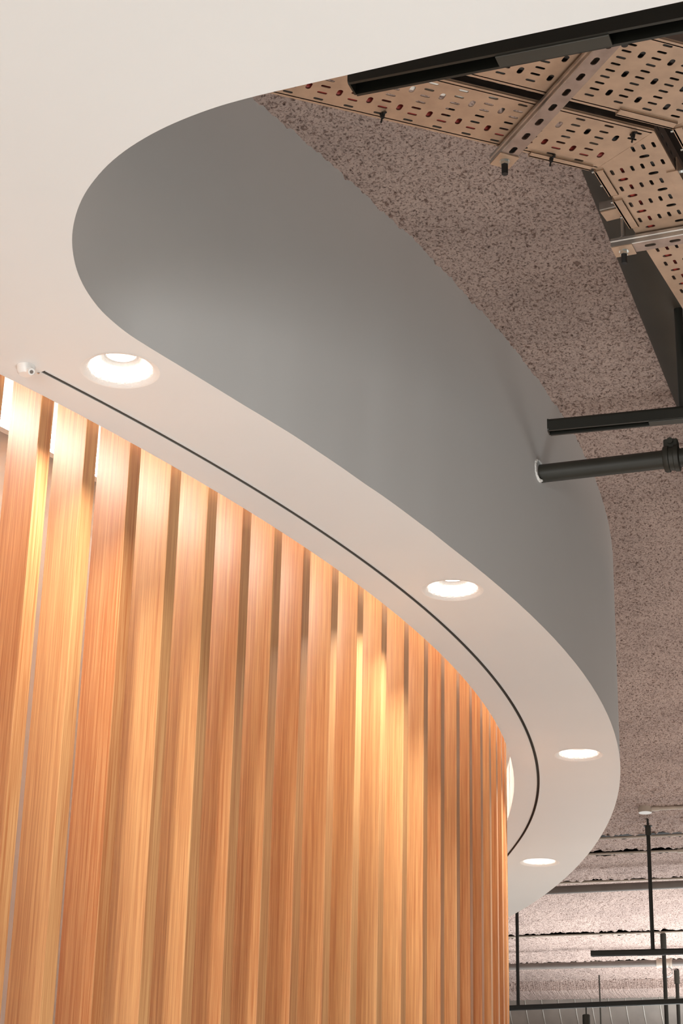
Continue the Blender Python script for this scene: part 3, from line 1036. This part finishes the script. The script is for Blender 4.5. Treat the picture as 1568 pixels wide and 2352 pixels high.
def coupler(a, b, w, parent, side=1):
    """folded splice plate gripping the tray edge: a->b edge line, plate reaches w under the tray and up outside"""
    a, b = np.array(a), np.array(b)
    d = (b - a); L = np.linalg.norm(d); d = d / L
    nrm = np.array([-d[1], d[0]]) * side
    o = bpy.data.objects.new('splice_plate', None)
    bm = bmesh.new()
    m = Matrix(((d[0], nrm[0], 0, a[0]), (d[1], nrm[1], 0, a[1]), (0, 0, 1, ZTR), (0, 0, 0, 1)))
    box_bm(bm, (0, -0.003, -0.004), (L, w, -0.0006), 0.0008, m)
    box_bm(bm, (0, -0.0045, -0.004), (L, -0.0012, 0.03), 0.0008, m)
    box_bm(bm, (0, w - 0.001, -0.004), (L, w + 0.0008, 0.0), 0.0, m)
    o = link('splice_plate', bm_mesh('splice_plate', bm), M_GALV, parent)
    for s_ in (0.22, 0.78):
        bm = bmesh.new()
        p = a + d * L * s_
        q = p - nrm * 0.016
        cyl_bm(bm, (p[0], p[1], ZTR + 0.012), (q[0], q[1], ZTR + 0.012), 0.0028, 10)
        q2 = p - nrm * 0.009
        cyl_bm(bm, (p[0], p[1], ZTR + 0.012), (q2[0], q2[1], ZTR + 0.012), 0.0055, 6)
        link('bolt', bm_mesh('bolt', bm), M_NUT, o)
    return o


# splice plates along the far edges (tray lies to the right of these runs)
def lerp(a, b, t): return (a[0] + (b[0] - a[0]) * t, a[1] + (b[1] - a[1]) * t)


la = np.linalg.norm(np.array(K2) - np.array(A0f))
coupler(lerp(A0f, K2, 1 - 0.150 / la), lerp(A0f, K2, 1 - 0.012 / la), 0.012, tA, -1)
coupler(lerp(K2, C2, 0.004 / 2.6), lerp(K2, C2, 0.105 / 2.6), 0.015, tA, -1)
coupler(lerp(K2, C2, 0.128 / 2.6), lerp(K2, C2, 0.245 / 2.6), 0.016, tA, -1)
coupler(lerp(K2, C2, 0.29 / 2.6), lerp(K2, C2, 0.345 / 2.6), 0.014, tA, -1)
lb_ = np.linalg.norm(np.array(KB2) - np.array(B0f))
coupler(lerp(B0f, KB2, 1 - 0.128 / lb_), lerp(B0f, KB2, 1 - 0.003 / lb_), 0.017, tB, -1)
coupler(lerp(KB2, D2, 0.003 / 2.6), lerp(KB2, D2, 0.13 / 2.6), 0.015, tB, -1)
coupler(lerp(K1, C1, 0.150 / 2.6), lerp(K1, C1, 0.27 / 2.6), 0.018, tA, 1)


def cable(name, label, pts, r_, mat, group=None):
    cu = bpy.data.curves.new(name, 'CURVE'); cu.dimensions = '3D'
    spn = cu.splines.new('POLY'); P = catmull(pts, 5)
    spn.points.add(len(P) - 1)
    for q, p in zip(spn.points, P): q.co = (*p, 1)
    cu.bevel_depth = r_; cu.bevel_resolution = 3
    tmp = bpy.data.objects.new(name, cu)
    COL.objects.link(tmp)
    dg = bpy.context.evaluated_depsgraph_get()
    me = bpy.data.meshes.new_from_object(tmp.evaluated_get(dg))
    bpy.data.objects.remove(tmp)
    me.name = name
    me.materials.clear()
    me.polygons.foreach_set('use_smooth', [True] * len(me.polygons))
    return tag(link(name, me, mat), label, 'cable', group)


def tp(ang, u, v, z): return (*uv2xy(ang, u, v), ZTR + z)


zr = 0.011
mid = lambda t: None
cable('red_cable', 'dark red cable lying in the lower tray along its ceiling side',
      [tp(20, 0.72, 2.976, zr), tp(20, 1.0, 2.974, zr), tp(20, 1.4, 2.976, zr), tp(20, 1.6, 2.977, zr), tp(65, 3.27, 0.938, zr), tp(65, 3.45, 0.935, zr), tp(65, 5.7, 0.937, zr)], 0.0085, M_RED)
cable('white_cable', 'pair of white cables lying in the left half of the lower tray',
      [tp(20, 0.72, 2.893, zr), tp(20, 0.95, 2.880, zr), tp(20, 1.15, 2.866, zr), tp(20, 1.36, 2.876, zr), tp(20, 1.45, 2.900, zr + .02)], 0.0095, M_WHITE)
cable('white_cable', 'short white cable at the left end of the lower tray, beside the black track end',
      [tp(20, 0.80, 2.914, zr), tp(20, 1.0, 2.902, zr), tp(20, 1.16, 2.900, zr), tp(20, 1.3, 2.889, zr)], 0.008, M_WHITE)
cable('black_cable', 'black cable lying in the lower tray between the red and white ones',
      [tp(20, 0.72, 2.995, zr), tp(20, 1.2, 2.994, zr), tp(20, 1.58, 2.990, zr), tp(65, 3.3, 0.915, zr), tp(65, 3.5, 0.898, zr), tp(65, 5.7, 0.892, zr)], 0.010, M_RUBBER)
cable('black_cable', 'black cable in the lower tray passing under the slotted strut',
      [tp(20, 1.28, 2.953, zr), tp(20, 1.45, 2.945, zr), tp(20, 1.58, 2.915, zr), tp(65, 3.24, 0.885, zr), tp(65, 3.4, 0.862, zr), tp(65, 5.7, 0.86, zr)], 0.009, M_RUBBER)
LB7 = ['black cable in the wide tray, closest to the black light track', 'black cable in the wide tray, second from the black light track', 'black cable in the wide tray, third from the black light track',
       'black cable along the middle of the wide tray', 'black cable in the wide tray, third from the gap between the trays', 'black cable in the wide tray, second from the gap between the trays',
       'black cable in the wide tray, next to the gap between the trays']
for k in range(7):
    vb = 2.600 + 0.031 * k
    cable('black_cable', LB7[k], [tp(20, 1.16 + .05 * (k % 3), vb, 0.013), tp(20, 1.3, vb + .004, 0.013), tp(20, 1.5, vb - .003, 0.013), tp(20, 1.62, vb + .002, 0.013), tp(20, 1.9, vb + 0.05, 0.013)], 0.0115, M_RUBBER, 'black cables in the wide tray')
cable('white_cable', 'white cable end showing through the wide tray left of the strut', [tp(20, 1.235, 2.735, 0.012), tp(20, 1.248, 2.752, 0.008), tp(20, 1.262, 2.772, 0.018)], 0.006, M_WHITE)

# cable ties poking through
for (u, v_, lb) in ((1.155, 2.987, 'black cable tie hanging from the lower tray left of the slotted strut'), (1.528, 3.0, 'black cable tie on the lower tray beside its bend'),
                    (1.640, 2.862, 'black cable tie between the two trays')):
    c = uv2xy(20, u, v_)
    bm = bmesh.new()
    box_bm(bm, (-0.004, -0.0025, -0.012), (0.004, 0.0025, 0.0), 0.001)
    box_bm(bm, (-0.002, -0.012, -0.004), (0.002, 0.010, -0.001), 0.0005)
    box_bm(bm, (-0.0015, -0.001, -0.022), (0.0015, 0.001, 0.012), 0.0)
    o = tag(link('cable_tie', bm_mesh('cable_tie', bm), M_RUBBER), lb, 'cable tie')
    o.location = (c[0], c[1], ZTR - 0.001)
    o.rotation_euler = (0.2, 0.1, R(30))

# ------------------------------------------------------------------ struts that carry the trays


def strut(label, a, b, rods, tops=(4.17, 4.17), w=0.036, h=0.022, slot0=0.03, pitch=0.0547, zz=ZTR - 0.0045):
    """slotted channel: slotted web below, ribbed sides; a->b centre line; rods = list of x positions"""
    t = empty('support_strut', (0, 0, 0), label, 'strut', 'slotted struts under the cable trays')
    L = aim(t, (a[0], a[1], zz - h), (b[0], b[1], zz - h))
    hw_ = w / 2
    # web with slots
    loops = []
    x = slot0
    while x < L - 0.015:
        loops.append(obround(x, 0, 0.025, 0.0115, True, 6)); x += pitch
    v2, f2 = cdt_fill([(0, -hw_), (L, -hw_), (L, hw_), (0, hw_)], loops, 0, 'web')
    n_ = len(v2); tk = 0.0018
    vs = [(x, y, 0) for x, y, _ in v2] + [(x, y, tk) for x, y, _ in v2]
    fs = []; cnt = {}
    for q in f2:
        fs.append(tuple(q)); fs.append(tuple(i + n_ for i in reversed(q)))
        for i in range(len(q)): cnt[(q[i], q[(i + 1) % len(q)])] = 1
    for (a_, b_) in list(cnt):
        if (b_, a_) not in cnt: fs.append((b_, a_, a_ + n_, b_ + n_))
    link('web', mesh('web', vs, fs), M_WEB, t)
    for sg in (-1, 1):
        pr = [(sg * hw_, 0.0), (sg * (hw_ + 0.0015), 0.0015), (sg * (hw_ + 0.0015), 0.007), (sg * (hw_ - 0.0010), 0.009), (sg * (hw_ - 0.0010), 0.0125), (sg * (hw_ + 0.0015), 0.0145),
              (sg * (hw_ + 0.0015), h - 0.0015), (sg * hw_, h), (sg * (hw_ - 0.009), h), (sg * (hw_ - 0.009), h - 0.004), (sg * (hw_ - 0.0075), h - 0.004), (sg * (hw_ - 0.0075), h - 0.0018), (sg * (hw_ - 0.0015), h - 0.0018),
              (sg * (hw_ - 0.0028), 0.0145), (sg * (hw_ - 0.003), 0.0018), (sg * (hw_ - 0.001), 0.0005)]
        if sg < 0: pr = pr[::-1]
        link('channel_side', extrude_profile('channel_side', pr, L), M_ZINC, t)
    for x, rtop in zip(rods, tops):
        # square washer plate below the web, nuts, threaded rod up to the slab
        bm = bmesh.new()
        box_bm(bm, (x - 0.023, -0.0215, -0.0035), (x + 0.023, 0.0215, -0.0005), 0.0006)
        pl = link('clamp_plate', bm_mesh('clamp_plate', bm), M_GALV, t)
        bm = bmesh.new()
        cyl_bm(bm, (x, 0, -0.0125), (x, 0, -0.0035), 0.0088, 6)
        cyl_bm(bm, (x, 0, -0.0045), (x, 0, -0.0032), 0.011, 24)
        link('nut', bm_mesh('nut', bm), M_NUT, pl)
        prof = []
        z_ = -0.030
        link('rubber_end', lathe_mesh('rubber_end', [(0.0001, -0.034), (0.0062, -0.034), (0.0066, -0.032), (0.0066, -0.0122), (0.0001, -0.0122)], 20), M_RUBBER, pl).location = (x, 0, 0)
        bm = bmesh.new()
        cyl_bm(bm, (x, 0, -0.012), (x, 0, rtop - (zz - h)), 0.0048, 14)
        rd = link('threaded_rod', bm_mesh('threaded_rod', bm, True, 50), M_ZINC, t)
        bm = bmesh.new()
        cyl_bm(bm, (x, 0, h + 0.001), (x, 0, h + 0.009), 0.0088, 6)
        link('nut', bm_mesh('nut', bm), M_NUT, rd)
    return t


def pix_free(): pass


strut('long slotted strut crossing below both trays, with a black rod end', (0.3011, 3.3442), (0.5195, 2.8177), (0.028, 0.494), tops=(4.17, 3.915), slot0=0.065, pitch=0.0542)
strut('slotted strut below the bent tray at the right edge', (0.578, 3.6684), (0.837, 3.5621), (0.0245, 0.250), tops=(3.93, 3.93), slot0=0.083, pitch=0.0541)
# small bracket higher up on the right-hand rod
hb = empty('hanger_bracket', (0.578, 3.646, ZTR + 0.055), 'small pale bracket on the rod behind the splice plates', 'bracket')
bm = bmesh.new(); box_bm(bm, (-0.022, -0.02, -0.002), (0.016, 0.02, 0.002), 0.0006)
link('plate', bm_mesh('plate', bm), M_GALV, hb)
bm = bmesh.new(); box_bm(bm, (-0.024, -0.022, 0.003), (0.05, 0.02, 0.025), 0.002)
link('channel', bm_mesh('channel', bm), M_ZINC, hb)
hb.rotation_euler = (0, 0, R(-28))

# ------------------------------------------------------------------ room shell outside the view
bm = bmesh.new(); box_bm(bm, (-16, -6, -0.1), (9, 26, 0))
tag(link('floor', bm_mesh('floor', bm), M_FLOOR), 'pale floor of the hall', 'floor', kind='structure')
bm = bmesh.new(); box_bm(bm, (-16, 20, 0), (9, 20.2, ZC))
tag(link('wall_far', bm_mesh('wall_far', bm), M_WALL), 'beige far wall behind the spiral duct', 'wall', kind='structure')
bm = bmesh.new(); box_bm(bm, (-16.2, -6, 0), (-16, 26, ZC))
tag(link('wall_left', bm_mesh('wall_left', bm), M_WALL), 'beige left wall beyond the drum', 'wall', kind='structure')
